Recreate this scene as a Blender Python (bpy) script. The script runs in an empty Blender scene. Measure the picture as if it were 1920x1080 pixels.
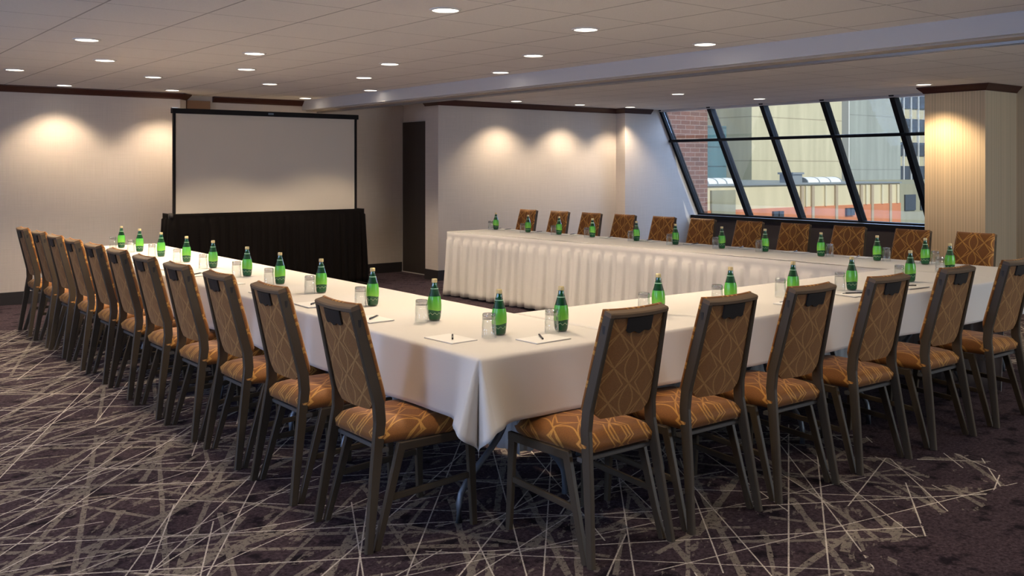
import bpy, bmesh, math, random
from mathutils import Vector, Matrix
random.seed(7)
PI = math.pi
scene = bpy.context.scene
COL = scene.collection

# ------------------------------------------------------------------ materials
def mat(name):
    m = bpy.data.materials.new(name); m.use_nodes = True
    nt = m.node_tree; nt.nodes.clear()
    out = nt.nodes.new('ShaderNodeOutputMaterial')
    return m, nt, out

def principled(name, col, rough=.6, metal=0., spec=.5, sheen=0., bump=None):
    m, nt, out = mat(name)
    b = nt.nodes.new('ShaderNodeBsdfPrincipled')
    b.inputs['Base Color'].default_value = (*col, 1)
    b.inputs['Roughness'].default_value = rough
    b.inputs['Metallic'].default_value = metal
    b.inputs['Specular IOR Level'].default_value = spec
    if sheen: b.inputs['Sheen Weight'].default_value = sheen
    nt.links.new(b.outputs[0], out.inputs[0])
    if bump:
        n = nt.nodes.new('ShaderNodeTexNoise'); n.inputs['Scale'].default_value = bump[0]
        tc = nt.nodes.new('ShaderNodeTexCoord'); nt.links.new(tc.outputs['Object'], n.inputs['Vector'])
        bp = nt.nodes.new('ShaderNodeBump'); bp.inputs['Strength'].default_value = bump[1]
        bp.inputs['Distance'].default_value = .003
        nt.links.new(n.outputs['Fac'], bp.inputs['Height']); nt.links.new(bp.outputs[0], b.inputs['Normal'])
    return m

class NG:
    """small helper for math node graphs"""
    def __init__(s, nt): s.nt = nt
    def _in(s, node, i, v):
        if isinstance(v, (int, float)): node.inputs[i].default_value = v
        else: s.nt.links.new(v, node.inputs[i])
    def m(s, op, a, b=0., c=0.):
        n = s.nt.nodes.new('ShaderNodeMath'); n.operation = op
        s._in(n, 0, a); s._in(n, 1, b)
        if op in ('MULTIPLY_ADD', 'SMOOTH_MIN'): s._in(n, 2, c)
        return n.outputs[0]
    def xyz(s, v):
        n = s.nt.nodes.new('ShaderNodeSeparateXYZ'); s.nt.links.new(v, n.inputs[0]); return n.outputs
    def comb(s, x, y, z=0.):
        n = s.nt.nodes.new('ShaderNodeCombineXYZ'); s._in(n, 0, x); s._in(n, 1, y); s._in(n, 2, z); return n.outputs[0]
    def noise(s, vec, scale, detail=2., rough=.5):
        n = s.nt.nodes.new('ShaderNodeTexNoise'); s.nt.links.new(vec, n.inputs['Vector'])
        n.inputs['Scale'].default_value = scale; n.inputs['Detail'].default_value = detail
        n.inputs['Roughness'].default_value = rough
        return n.outputs['Fac']
    def white(s, vec):
        n = s.nt.nodes.new('ShaderNodeTexWhiteNoise'); n.noise_dimensions = '3D'
        s.nt.links.new(vec, n.inputs['Vector']); return n.outputs['Value']
    def ramp(s, v, lo, hi, a=0., b=1.):
        n = s.nt.nodes.new('ShaderNodeMapRange'); n.clamp = True
        s._in(n, 0, v); s._in(n, 1, lo); s._in(n, 2, hi); s._in(n, 3, a); s._in(n, 4, b)
        return n.outputs[0]
    def mix(s, f, a, b):
        n = s.nt.nodes.new('ShaderNodeMix'); n.data_type = 'RGBA'
        s._in(n, 0, f)
        for i, v in ((6, a), (7, b)):
            if isinstance(v, tuple): n.inputs[i].default_value = (*v, 1)
            else: s.nt.links.new(v, n.inputs[i])
        return n.outputs[2]
    def obj(s):
        return s.nt.nodes.new('ShaderNodeTexCoord').outputs['Object']

def bsdf(nt, out, color, rough=.6, spec=.5, normal=None, sheen=0.):
    b = nt.nodes.new('ShaderNodeBsdfPrincipled')
    if isinstance(color, tuple): b.inputs['Base Color'].default_value = (*color, 1)
    else: nt.links.new(color, b.inputs['Base Color'])
    b.inputs['Roughness'].default_value = rough
    b.inputs['Specular IOR Level'].default_value = spec
    if sheen: b.inputs['Sheen Weight'].default_value = sheen
    if normal is not None: nt.links.new(normal, b.inputs['Normal'])
    nt.links.new(b.outputs[0], out.inputs[0])
    return b

def bumpn(nt, h, strength, dist=.003):
    bp = nt.nodes.new('ShaderNodeBump'); bp.inputs['Strength'].default_value = strength
    bp.inputs['Distance'].default_value = dist
    nt.links.new(h, bp.inputs['Height']); return bp.outputs[0]

def carpet_material():
    m, nt, out = mat('carpet'); g = NG(nt)
    P = g.obj(); X, Y, _ = g.xyz(P)
    base_n = g.noise(P, 55., 3., .7)
    blot = g.noise(g.comb(g.m('MULTIPLY', X, 1.0), g.m('MULTIPLY', Y, 1.0)), 7., 4., .65)
    base = g.mix(g.ramp(base_n, .35, .65), (.026, .017, .023), (.085, .060, .075))
    base = g.mix(g.ramp(blot, .53, .64), base, (.013, .009, .014))
    def lines(ang, p, w, seed, thr, f, wob=.0):
        c, s_ = math.cos(ang), math.sin(ang)
        a = g.m('ADD', g.m('MULTIPLY', X, c), g.m('MULTIPLY', Y, s_))
        b = g.m('ADD', g.m('MULTIPLY', X, -s_), g.m('MULTIPLY', Y, c))
        q = g.m('ADD', g.m('DIVIDE', a, p), seed)
        cell = g.m('FLOOR', q)
        fr = g.m('SUBTRACT', g.m('SUBTRACT', q, cell), .5)
        j = g.m('MULTIPLY', g.m('SUBTRACT', g.white(g.comb(cell, seed, 3.3)), .5), .8)
        # each line is tilted a little about its own crossing point
        tilt = g.m('MULTIPLY', g.m('SUBTRACT', g.white(g.comb(cell, seed, 9.1)), .5), .05)
        d = g.m('ABSOLUTE', g.m('MULTIPLY', g.m('SUBTRACT', fr, j), p))
        ww = w
        if wob:
            ww = g.m('MULTIPLY', g.ramp(g.noise(P, 7., 2.), .3, .7, .7, 1.25), w)
        on = g.m('GREATER_THAN', g.noise(g.comb(g.m('MULTIPLY', cell, 7.31), g.m('MULTIPLY', b, f), seed), 1., 0.), thr)
        return g.m('MULTIPLY', g.m('LESS_THAN', d, ww), on)
    def union(ls):
        r = ls[0]
        for l in ls[1:]: r = g.m('MAXIMUM', r, l)
        return r
    wide = union([lines(R, p, w, sd, th, f, 1) for R, p, w, sd, th, f in (
        (2.64, .42, 0.0151, 1.3, .46, .9), (.95, .40, 0.0158, 4.1, .47, .8), (1.75, .44, 0.0144, 7.7, .46, 1.0),
        (2.45, .40, 0.0158, 11.2, .48, .8), (.55, .50, 0.0130, 15.9, .47, 1.1), (2.05, .52, 0.0187, 18.4, .50, .8),
        (2.85, .46, 0.0115, 22.6, .47, 1.2), (1.3, .38, 0.0086, 61.6, .48, 1.2), (2.3, .36, 0.0094, 67.6, .48, 1.2))])
    thin = union([lines(R, p, w, sd, th, f) for R, p, w, sd, th, f in (
        (2.42, 0.407, 0.0030, 31.3, 0.43, .6), (.80, 0.370, 0.0033, 34.1, 0.43, .6), (1.40, 0.414, 0.0030, 37.7, 0.43, .6),
        (2.20, 0.385, 0.0033, 41.2, 0.44, .6), (2.70, 0.444, 0.0030, 45.9, 0.43, .7), (1.05, 0.459, 0.0040, 48.4, 0.44, .6),
        (1.92, 0.488, 0.0030, 52.6, 0.43, .7), (2.58, 0.429, 0.0030, 58.6, 0.43, .7))])
    patch = g.ramp(g.noise(g.comb(g.m('ADD', g.m('MULTIPLY', X, .8), g.m('MULTIPLY', Y, .6)),
                                  g.m('MULTIPLY', g.m('SUBTRACT', g.m('MULTIPLY', Y, .8), g.m('MULTIPLY', X, .6)), 2.4)), 6.5, 4., .65), .59, .62)
    breakup = g.ramp(g.noise(P, 42., 4., .75), .41, .46)
    grain = g.ramp(g.noise(P, 130., 2.), .3, .7, .75, 1.15)
    wide = g.m('MULTIPLY', g.m('MAXIMUM', wide, g.m('MULTIPLY', patch, .8)), breakup)
    # the figured part of the carpet ends in a ragged edge; beyond it the pile is plain
    rag = g.m('MULTIPLY', g.m('SUBTRACT', g.noise(P, 2.2, 2.), .5), 2.2)
    e1 = g.m('LESS_THAN', g.m('ADD', X, rag), 4.75)
    e2 = g.m('LESS_THAN', g.m('ADD', Y, rag), 9.95)
    low = g.m('MAXIMUM', g.m('GREATER_THAN', g.m('ADD', Y, g.m('MULTIPLY', rag, .35)), 2.12),
              g.m('LESS_THAN', g.m('ADD', X, g.m('MULTIPLY', rag, .5)), 3.35))
    hole = g.m('MAXIMUM', g.m('LESS_THAN', X, 3.3), g.m('LESS_THAN', g.m('ADD', Y, g.m('MULTIPLY', rag, .3)), 4.3))
    area = g.m('MULTIPLY', g.m('MULTIPLY', e1, e2), g.m('MULTIPLY', low, hole))
    far = g.m('MULTIPLY', g.m('GREATER_THAN', g.m('ADD', X, rag), 7.4), g.m('LESS_THAN', g.m('ADD', Y, rag), 6.2))
    area = g.m('MAXIMUM', area, far)
    c = g.mix(g.m('MULTIPLY', g.m('MULTIPLY', wide, area), .92), base, (.215, .188, .166))
    thin = g.m('MULTIPLY', thin, g.ramp(g.noise(P, 90., 2.), .30, .48, .35, 1.))
    c = g.mix(g.m('MULTIPLY', g.m('MULTIPLY', thin, area), .95), c, (.60, .55, .50))
    mul = nt.nodes.new('ShaderNodeMix'); mul.data_type = 'RGBA'; mul.blend_type = 'MULTIPLY'
    mul.inputs[0].default_value = 1.
    nt.links.new(c, mul.inputs[6]); nt.links.new(g.comb(grain, grain, grain), mul.inputs[7])
    bsdf(nt, out, mul.outputs[2], .95, .1, bumpn(nt, g.noise(P, 300., 2.), .5, .004))
    return m

def wallpaper(name, col, stripes):
    m, nt, out = mat(name); g = NG(nt)
    P = g.obj(); X, Y, Zc = g.xyz(P)
    s = g.m('ADD', X, Y)
    if stripes:
        n = g.noise(g.comb(g.m('MULTIPLY', s, 60.), g.m('MULTIPLY', Zc, .25)), 1., 2.)
        n2 = g.m('ADD', g.m('MULTIPLY', g.m('SINE', g.m('MULTIPLY', s, 2*PI/.032)), .12), n)
        k = g.ramp(n2, .3, .7, .84, 1.08)
    else:
        a = g.noise(g.comb(g.m('MULTIPLY', s, 3.), g.m('MULTIPLY', Zc, 120.)), 1., 2.)
        b = g.noise(g.comb(g.m('MULTIPLY', s, 120.), g.m('MULTIPLY', Zc, 3.)), 1., 2.)
        k = g.ramp(g.m('ADD', a, b), .7, 1.3, .95, 1.05)
    cc = nt.nodes.new('ShaderNodeMix'); cc.data_type = 'RGBA'; cc.blend_type = 'MULTIPLY'; cc.inputs[0].default_value = 1.
    cc.inputs[6].default_value = (*col, 1); nt.links.new(g.comb(k, k, k), cc.inputs[7])
    bsdf(nt, out, cc.outputs[2], .75, .25)
    return m

def ceiling_material():
    m, nt, out = mat('ceiling_tile'); g = NG(nt)
    P = g.obj(); X, Y, _ = g.xyz(P)
    dx = g.m('PINGPONG', g.m('SUBTRACT', X, 1.492), .292)
    dy = g.m('PINGPONG', g.m('SUBTRACT', Y, 6.28), .330)
    ln = g.m('MAXIMUM', g.m('MULTIPLY', g.m('LESS_THAN', dx, .006), .9), g.m('MULTIPLY', g.m('LESS_THAN', dy, .0042), .8))
    speck = g.ramp(g.noise(P, 160., 2.), .3, .7, .95, 1.03)
    c = g.mix(ln, (.88, .855, .83), (.38, .36, .36))
    cc = nt.nodes.new('ShaderNodeMix'); cc.data_type = 'RGBA'; cc.blend_type = 'MULTIPLY'; cc.inputs[0].default_value = 1.
    nt.links.new(c, cc.inputs[6]); nt.links.new(g.comb(speck, speck, speck), cc.inputs[7])
    bsdf(nt, out, cc.outputs[2], .85, .2, bumpn(nt, g.m('SUBTRACT', 1., ln), .4, .004))
    return m

def upholstery(name, seat, c0=(.285, .105, .019), c1=(.64, .31, .065)):
    m, nt, out = mat(name); g = NG(nt)
    P = g.obj(); X, Y, Zc = g.xyz(P)
    v = g.m('SUBTRACT', Y, Zc) if seat else g.m('SUBTRACT', Zc, g.m('MULTIPLY', Y, .25))
    Pp, q = .185, .150
    v = g.m('ADD', v, 3.02)
    xm = g.m('PINGPONG', X, Pp/2)
    tri = g.m('DIVIDE', g.m('PINGPONG', v, q/2), q/2)
    tri2 = g.m('DIVIDE', g.m('PINGPONG', g.m('ADD', v, q/2), q/2), q/2)
    sn = g.m('ABSOLUTE', g.m('SINE', g.m('MULTIPLY', v, PI/q)))
    d1 = g.m('ABSOLUTE', g.m('SUBTRACT', xm, g.m('MULTIPLY', sn, .036)))
    d2 = g.m('ABSOLUTE', g.m('SUBTRACT', g.m('SUBTRACT', Pp/2, xm), g.m('MULTIPLY', tri2, .058)))
    d3 = g.m('ABSOLUTE', g.m('SUBTRACT', xm, g.m('MULTIPLY', tri, Pp/2)))
    d = g.m('MINIMUM', g.m('MINIMUM', d1, d2), g.m('MULTIPLY', d3, .8))
    mask = g.ramp(d, .0032, .0048, 1., 0.)
    n = g.ramp(g.noise(P, 260., 2.), .3, .7, .8, 1.15)
    c = g.mix(mask, c0, c1)
    cc = nt.nodes.new('ShaderNodeMix'); cc.data_type = 'RGBA'; cc.blend_type = 'MULTIPLY'; cc.inputs[0].default_value = 1.
    nt.links.new(c, cc.inputs[6]); nt.links.new(g.comb(n, n, n), cc.inputs[7])
    bsdf(nt, out, cc.outputs[2], .62, .35, bumpn(nt, g.m('ADD', g.noise(P, 400., 1.), g.m('MULTIPLY', mask, .5)), .25, .002), sheen=.12)
    return m

def thin_glass(name, col, gloss=.10, diffuse=None):
    """thin walled glass: clear with a mirror film that strengthens towards grazing angles"""
    m, nt, out = mat(name)
    t = nt.nodes.new('ShaderNodeBsdfTransparent'); t.inputs[0].default_value = (*col, 1)
    gl = nt.nodes.new('ShaderNodeBsdfGlossy'); gl.inputs['Roughness'].default_value = .03
    gl.inputs['Color'].default_value = (.95, .97, 1, 1)
    base = t.outputs[0]
    if diffuse:
        df = nt.nodes.new('ShaderNodeBsdfTranslucent'); df.inputs[0].default_value = (*diffuse[0], 1)
        d2 = nt.nodes.new('ShaderNodeBsdfDiffuse'); d2.inputs[0].default_value = (*diffuse[0], 1)
        ad = nt.nodes.new('ShaderNodeMixShader'); ad.inputs[0].default_value = .5
        nt.links.new(df.outputs[0], ad.inputs[1]); nt.links.new(d2.outputs[0], ad.inputs[2])
        mx = nt.nodes.new('ShaderNodeMixShader'); mx.inputs[0].default_value = diffuse[1]
        nt.links.new(base, mx.inputs[1]); nt.links.new(ad.outputs[0], mx.inputs[2]); base = mx.outputs[0]
    lw = nt.nodes.new('ShaderNodeLayerWeight'); lw.inputs['Blend'].default_value = .25
    mr = nt.nodes.new('ShaderNodeMapRange'); mr.inputs[1].default_value = 0; mr.inputs[2].default_value = 1
    mr.inputs[3].default_value = gloss; mr.inputs[4].default_value = min(1, gloss+.55)
    nt.links.new(lw.outputs['Facing'], mr.inputs[0])
    mx = nt.nodes.new('ShaderNodeMixShader'); nt.links.new(mr.outputs[0], mx.inputs[0])
    nt.links.new(base, mx.inputs[1]); nt.links.new(gl.outputs[0], mx.inputs[2])
    nt.links.new(mx.outputs[0], out.inputs[0])
    return m

def bottle_label_material():
    m, nt, out = mat('bottle_label'); g = NG(nt)
    P = g.obj(); X, Y, Zc = g.xyz(P)
    ang = g.m('ARCTAN2', Y, X)
    edge = g.m('ADD', .052, g.m('MULTIPLY', g.m('SINE', g.m('MULTIPLY', ang, 2.)), .003))
    low = g.m('LESS_THAN', Zc, edge)
    swirl = g.m('LESS_THAN', g.m('ABSOLUTE', g.m('SUBTRACT', Zc, g.m('ADD', .036, g.m('MULTIPLY', g.m('SINE', g.m('MULTIPLY', ang, 9.)), .004)))), .0016)
    c = g.mix(low, g.mix(g.ramp(Zc, .05, .12), (.21, .60, .06), (.09, .48, .06)), (.006, .085, .028))
    c = g.mix(g.m('MULTIPLY', swirl, .6), c, (.30, .55, .30))
    bsdf(nt, out, c, .22, .6)
    return m

def brick_material():
    m, nt, out = mat('brick'); g = NG(nt)
    P = g.obj(); X, Y, Zc = g.xyz(P)
    b = nt.nodes.new('ShaderNodeTexBrick')
    nt.links.new(g.comb(g.m('ADD', X, Y), Zc), b.inputs['Vector'])
    b.inputs['Scale'].default_value = 1.; b.inputs['Brick Width'].default_value = .30; b.inputs['Row Height'].default_value = .098
    b.inputs['Mortar Size'].default_value = .006; b.inputs['Color1'].default_value = (.23, .105, .08, 1)
    b.inputs['Color2'].default_value = (.15, .075, .062, 1); b.inputs['Mortar'].default_value = (.36, .29, .26, 1)
    bsdf(nt, out, b.outputs['Color'], .9, .2)
    return m

def panel_material(name, col, pz, line, streak=.12):
    m, nt, out = mat(name); g = NG(nt)
    P = g.obj(); X, Y, Zc = g.xyz(P)
    s = g.m('ADD', X, Y)
    d = g.m('PINGPONG', g.m('ADD', Zc, .4), pz/2)
    ln = g.m('LESS_THAN', d, .035)
    n = g.noise(g.comb(g.m('MULTIPLY', s, 1.6), g.m('MULTIPLY', Zc, .12)), 1., 3.)
    k = g.ramp(n, .3, .7, 1-streak, 1+streak)
    c = g.mix(ln, col, line)
    cc = nt.nodes.new('ShaderNodeMix'); cc.data_type = 'RGBA'; cc.blend_type = 'MULTIPLY'; cc.inputs[0].default_value = 1.
    nt.links.new(c, cc.inputs[6]); nt.links.new(g.comb(k, k, k), cc.inputs[7])
    bsdf(nt, out, cc.outputs[2], .9, .2)
    return m

def emit(name, col, s):
    m, nt, out = mat(name)
    e = nt.nodes.new('ShaderNodeEmission'); e.inputs[0].default_value = (*col, 1); e.inputs[1].default_value = s
    nt.links.new(e.outputs[0], out.inputs[0]); return m

M = dict(
    carpet=carpet_material(),
    wall=wallpaper('wallpaper', (.555, .495, .45), False),
    column=wallpaper('ribbed_wallpaper', (.60, .475, .32), True),
    ceiling=ceiling_material(),
    beam=principled('beam_paint', (.56, .55, .56), .6),
    band=principled('beam_band', (.46, .41, .36), .7),
    track=principled('track_metal', (.33, .33, .33), .35, .6),
    base=principled('baseboard_vinyl', (.022, .019, .021), .5),
    crown=principled('crown_mahogany', (.050, .012, .007), .4),
    wood=principled('recess_wood', (.22, .11, .045), .5),
    door=principled('door_dark', (.030, .023, .021), .55),
    doorrim=principled('door_edge', (.40, .38, .37), .4),
    toprail=principled('top_rail_brown', (.150, .095, .052), .55),
    frame=principled('chair_bronze', (.072, .053, .034), .45, .0, .35),
    crossbar=principled('chair_crossbar', (.12, .115, .11), .4, .3),
    plastic=principled('black_plastic', (.018, .015, .013), .45),
    seat=upholstery('seat_fabric', True),
    back=upholstery('back_fabric', False),
    rear=upholstery('rear_fabric', False, (.255, .108, .028), (.41, .205, .062)),  # same fabric, look of sheen put into its colour as weaker lattice contrast
    cloth=principled('white_linen', (.71, .675, .635), .8, 0, .2, .1, (220., .12)),
    skirt=principled('skirt_linen', (.60, .575, .56), .8, 0, .2, .1),
    tmetal=principled('table_leg_metal', (.21, .23, .26), .4, .5),
    ttop=principled('table_board', (.30, .22, .15), .6),
    bottle=thin_glass('green_glass', (.03, .30, .07), .07, ((.01, .16, .035), .55)),
    label=bottle_label_material(),
    gold=principled('gold_cap', (.74, .60, .30), .4, .4),
    ring=principled('neck_ring', (.35, .60, .38), .3),
    glass=thin_glass('clear_glass', (.955, .965, .965), .025),
    gbase=thin_glass('thick_glass', (.66, .67, .68), .12),
    paper=principled('white_paper', (.85, .83, .80), .7),
    cover=principled('pad_cover', (.40, .37, .36), .6),
    pen=principled('pen_black', (.015, .013, .018), .35),
    silver=principled('pen_silver', (.55, .55, .56), .3, .8),
    screen=principled('screen_vinyl', (.60, .53, .445), .7, 0, .2),
    black=principled('black_frame', (.010, .008, .008), .7, 0, .2),
    drape=principled('black_drape', (.006, .0045, .004), .9, 0, .1),
    wframe=principled('window_frame_black', (.007, .007, .009), .6, 0, .2),
    pane=thin_glass('window_pane', (.93, .96, .95), .02),
    sill=principled('sill_grey', (.30, .31, .36), .4),
    sillwall=principled('sill_wall_dark', (.038, .030, .032), .7),
    lamp=emit('lamp_glow', (1., .90, .74), 5.),
    lring=principled('lamp_ring', (.75, .72, .68), .4),
    plate=principled('plate_blue', (.10, .14, .18), .4),
    brick=brick_material(),
    beige=panel_material('beige_concrete', (.62, .57, .42), 2.9, (.42, .38, .28)),
    grey=panel_material('grey_concrete', (.36, .39, .37), 4.2, (.28, .30, .29)),
    teal=panel_material('teal_glass', (.10, .19, .22), 1.0, (.055, .10, .12), .2),
    sky_glass=panel_material('blue_glass', (.30, .46, .52), 2.0, (.14, .24, .30), .4),
    lowbeige=panel_material('cream_render', (.68, .60, .42), 50., (.6, .5, .4), .08),
    orange=panel_material('orange_brick', (.62, .24, .13), 50., (.6, .3, .2), .10),
    olive=panel_material('olive_concrete', (.33, .32, .24), 50., (.25, .25, .2), .1),
    spandrel=panel_material('cream_spandrel', (.50, .46, .33), 50., (.4, .4, .3), .05),
    dwin=principled('dark_window', (.050, .062, .078), .2),
    white=principled('white_paint', (.80, .80, .80), .6),
    pilaster=principled('brown_pilaster', (.46, .37, .27), .8),
    cream=principled('cream_pilaster', (.70, .63, .47), .8),
    roofmetal=principled('roof_metal', (.30, .33, .36), .5, .3),
    ground=principled('street', (.16, .16, .15), .9),
)

# ------------------------------------------------------------------ mesh tools
def link(name, bm, m, parent=None, smooth=False, loc=None):
    me = bpy.data.meshes.new(name)
    bmesh.ops.recalc_face_normals(bm, faces=bm.faces)
    bm.to_mesh(me); bm.free()
    for mm in (m if isinstance(m, (list, tuple)) else [m]): me.materials.append(mm)
    if smooth:
        for p in me.polygons: p.use_smooth = True
    o = bpy.data.objects.new(name, me); COL.objects.link(o)
    if parent: o.parent = parent
    if loc: o.location = loc
    return o

def add_box(bm, x0, x1, y0, y1, z0, z1, bevel=0.):
    r = bmesh.ops.create_cube(bm, size=1.)
    vs = r['verts']
    for v in vs:
        v.co = Vector(((x0+x1)/2 + v.co.x*(x1-x0), (y0+y1)/2 + v.co.y*(y1-y0), (z0+z1)/2 + v.co.z*(z1-z0)))
    if bevel:
        es = list({e for v in vs for e in v.link_edges})
        bmesh.ops.bevel(bm, geom=es, offset=bevel, segments=2, affect='EDGES', profile=.5)

def box(name, x0, x1, y0, y1, z0, z1, m, parent=None, bevel=0.):
    bm = bmesh.new(); add_box(bm, x0, x1, y0, y1, z0, z1, bevel); return link(name, bm, m, parent)

def add_prism(bm, poly, axis, a, b):
    """extrude polygon (2-D) along axis 'x','y','z' from a to b"""
    def p3(p, t):
        return {'x': (t, p[0], p[1]), 'y': (p[0], t, p[1]), 'z': (p[0], p[1], t)}[axis]
    A = [bm.verts.new(p3(p, a)) for p in poly]; B = [bm.verts.new(p3(p, b)) for p in poly]
    bm.faces.new(A); bm.faces.new(B[::-1])
    n = len(poly)
    for i in range(n): bm.faces.new((A[i], A[(i+1) % n], B[(i+1) % n], B[i]))

def add_bar(bm, pts, wx, wy, bevel=.003, side=Vector((1, 0, 0))):
    """rectangular tube along a polyline; wx is its width along 'side', wy across"""
    pts = [Vector(p) for p in pts]; rings = []
    for i, p in enumerate(pts):
        a = (pts[i]-pts[i-1]).normalized() if i else None
        b = (pts[i+1]-pts[i]).normalized() if i < len(pts)-1 else None
        t = ((a or b)+(b or a)).normalized()
        sd = (side - t*side.dot(t)).normalized(); up = t.cross(sd)
        hx, hy = (wx[i] if isinstance(wx, list) else wx)/2, (wy[i] if isinstance(wy, list) else wy)/2
        c = bevel
        ring = [(-hx+c, -hy), (hx-c, -hy), (hx, -hy+c), (hx, hy-c), (hx-c, hy), (-hx+c, hy), (-hx, hy-c), (-hx, -hy+c)]
        rings.append([bm.verts.new(p+sd*u+up*v) for u, v in ring])
    for r0, r1 in zip(rings, rings[1:]):
        for k in range(8): bm.faces.new((r0[k], r0[(k+1) % 8], r1[(k+1) % 8], r1[k]))
    bm.faces.new(rings[0]); bm.faces.new(rings[-1][::-1])

def add_tube(bm, pts, r, seg=10):
    pts = [Vector(p) for p in pts]; rings = []
    ref = Vector((0, 0, 1))
    for i, p in enumerate(pts):
        a = (pts[i]-pts[i-1]).normalized() if i else None
        b = (pts[i+1]-pts[i]).normalized() if i < len(pts)-1 else None
        t = ((a or b)+(b or a)).normalized()
        s = t.cross(ref)
        if s.length < .05: s = t.cross(Vector((1, 0, 0)))
        s.normalize(); u = s.cross(t)
        rings.append([bm.verts.new(p+(s*math.cos(2*PI*k/seg)+u*math.sin(2*PI*k/seg))*r) for k in range(seg)])
    for r0, r1 in zip(rings, rings[1:]):
        for k in range(seg): bm.faces.new((r0[k], r0[(k+1) % seg], r1[(k+1) % seg], r1[k]))
    bm.faces.new(rings[0]); bm.faces.new(rings[-1][::-1])

def add_lathe(bm, prof, seg=24):
    rings = []
    for r, z in prof:
        if r < 1e-6: rings.append([bm.verts.new((0, 0, z))])
        else: rings.append([bm.verts.new((r*math.cos(2*PI*k/seg), r*math.sin(2*PI*k/seg), z)) for k in range(seg)])
    for r0, r1 in zip(rings, rings[1:]):
        for k in range(seg):
            k2 = (k+1) % seg
            if len(r0) == 1 and len(r1) == 1: continue
            if len(r0) == 1: bm.faces.new((r0[0], r1[k2], r1[k]))
            elif len(r1) == 1: bm.faces.new((r0[k], r0[k2], r1[0]))
            else: bm.faces.new((r0[k], r0[k2], r1[k2], r1[k]))

def lathe(name, prof, m, parent=None, seg=24):
    bm = bmesh.new(); add_lathe(bm, prof, seg); return link(name, bm, m, parent, True)

def thing(name, label, cat, loc=(0, 0, 0), rz=0., group=None):
    o = bpy.data.objects.new(name, None); COL.objects.link(o)
    o.location = loc; o.rotation_euler = (0, 0, rz); o.empty_display_size = .1
    return tag(o, label, cat, group)
def tag(o, label, cat, group=None):
    o['label'] = label; o['category'] = cat
    if group: o['group'] = group
    return o
def struct(o):
    o['kind'] = 'structure'; return o
def dup(root, loc, rz, label, group=None):
    r = root.copy(); COL.objects.link(r); r.location = loc; r.rotation_euler = (0, 0, rz); r['label'] = label
    if group: r['group'] = group
    for ch in list(root.children):
        c = ch.copy(); COL.objects.link(c); c.parent = r
        for gch in list(ch.children):
            d = gch.copy(); COL.objects.link(d); d.parent = c
    return r

ORD = ['first', 'second', 'third', 'fourth', 'fifth', 'sixth', 'seventh', 'eighth', 'ninth', 'tenth', 'eleventh', 'twelfth']

# ------------------------------------------------------------------ room shell
ZC = 2.44
HB = 2.31
struct(box('floor', -3.6, 12.2, -3.2, 12.4, -.12, 0, M['carpet']))
# main ceiling and the lower beam; beyond the beam the ceiling runs on to the sloping window
struct(box('ceiling', -3.6, 5.82, -3.2, 12.4, ZC, ZC+.15, M['ceiling']))
bm = bmesh.new()
add_box(bm, 6.08, 11.22, -3.2, 12.4, ZC, ZC+.15)
struct(link('ceiling_window_bay', bm, M['ceiling']))
bm = bmesh.new(); add_box(bm, 5.80, 6.10, -3.2, 12.14, HB, ZC+.15)
beam = struct(link('ceiling_beam', bm, M['beam']))
box('beam_underside', 5.86, 6.02, -3.2, 12.14, HB-.012, HB, M['band'], beam)
bm = bmesh.new()
add_box(bm, 6.02, 6.045, -3.2, 12.14, HB-.03, HB); add_box(bm, 6.075, 6.10, -3.2, 12.14, HB-.03, HB)
add_box(bm, 6.045, 6.075, -3.2, 12.14, HB-.008, HB)
link('partition_track', bm, M['track'], beam)

W = M['wall']
bm = bmesh.new()
add_prism(bm, [(-3.6, 11.84), (4.03, 11.84), (4.16, 12.0), (4.16, 12.4), (-3.6, 12.4)], 'z', 0, ZC)
struct(link('wall_front_left', bm, W))
struct(box('wall_front_recess', 4.16, 7.42, 12.14, 12.4, 0, ZC, W))
bm = bmesh.new()
add_prism(bm, [(7.15, 10.81), (10.46, 10.81), (10.46, 10.61), (11.24, 10.61), (11.24, 12.4), (7.42, 12.4), (7.42, 11.13), (7.15, 11.13)], 'z', 0, ZC)
add_prism(bm, [(11.24, 0), (12.24, 0), (12.215, .755), (11.275, ZC), (11.24, ZC)], 'y', 10.61, 12.4)
struct(link('wall_front_right', bm, W))
# walls behind and beside the camera
bm = bmesh.new()
for a, b, z0, z1 in ((-3.6, 6.6, 0, ZC), (10.8, 12.2, 0, ZC), (6.6, 10.8, 0, .75), (6.6, 10.8, 2.3, ZC)):
    add_box(bm, a, b, -3.3, -3.2, z0, z1)
struct(link('wall_rear', bm, W))
bm = bmesh.new()
for t in (6.6, 8.0, 9.4, 10.74): add_box(bm, t, t+.06, -3.28, -3.22, .75, 2.3)
for z in (.75, 2.24): add_box(bm, 6.6, 10.8, -3.28, -3.22, z, z+.06)
wr = struct(link('window_4', bm, M['wframe']))  # unseen window, added so light reaches the column's right side
box('window_pane', 6.61, 10.79, -3.255, -3.245, .76, 2.29, M['pane'], wr)
bm = bmesh.new()
for a, b, z0, z1 in ((-3.2, 0.2, 0, ZC), (3.8, 5.0, 0, ZC), (8.6, 12.4, 0, ZC), (.2, 3.8, 0, .75), (.2, 3.8, 2.3, ZC), (5., 8.6, 0, .75), (5., 8.6, 2.3, ZC)):
    add_box(bm, -3.7, -3.6, a, b, z0, z1)
struct(link('wall_left', bm, W))
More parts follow.
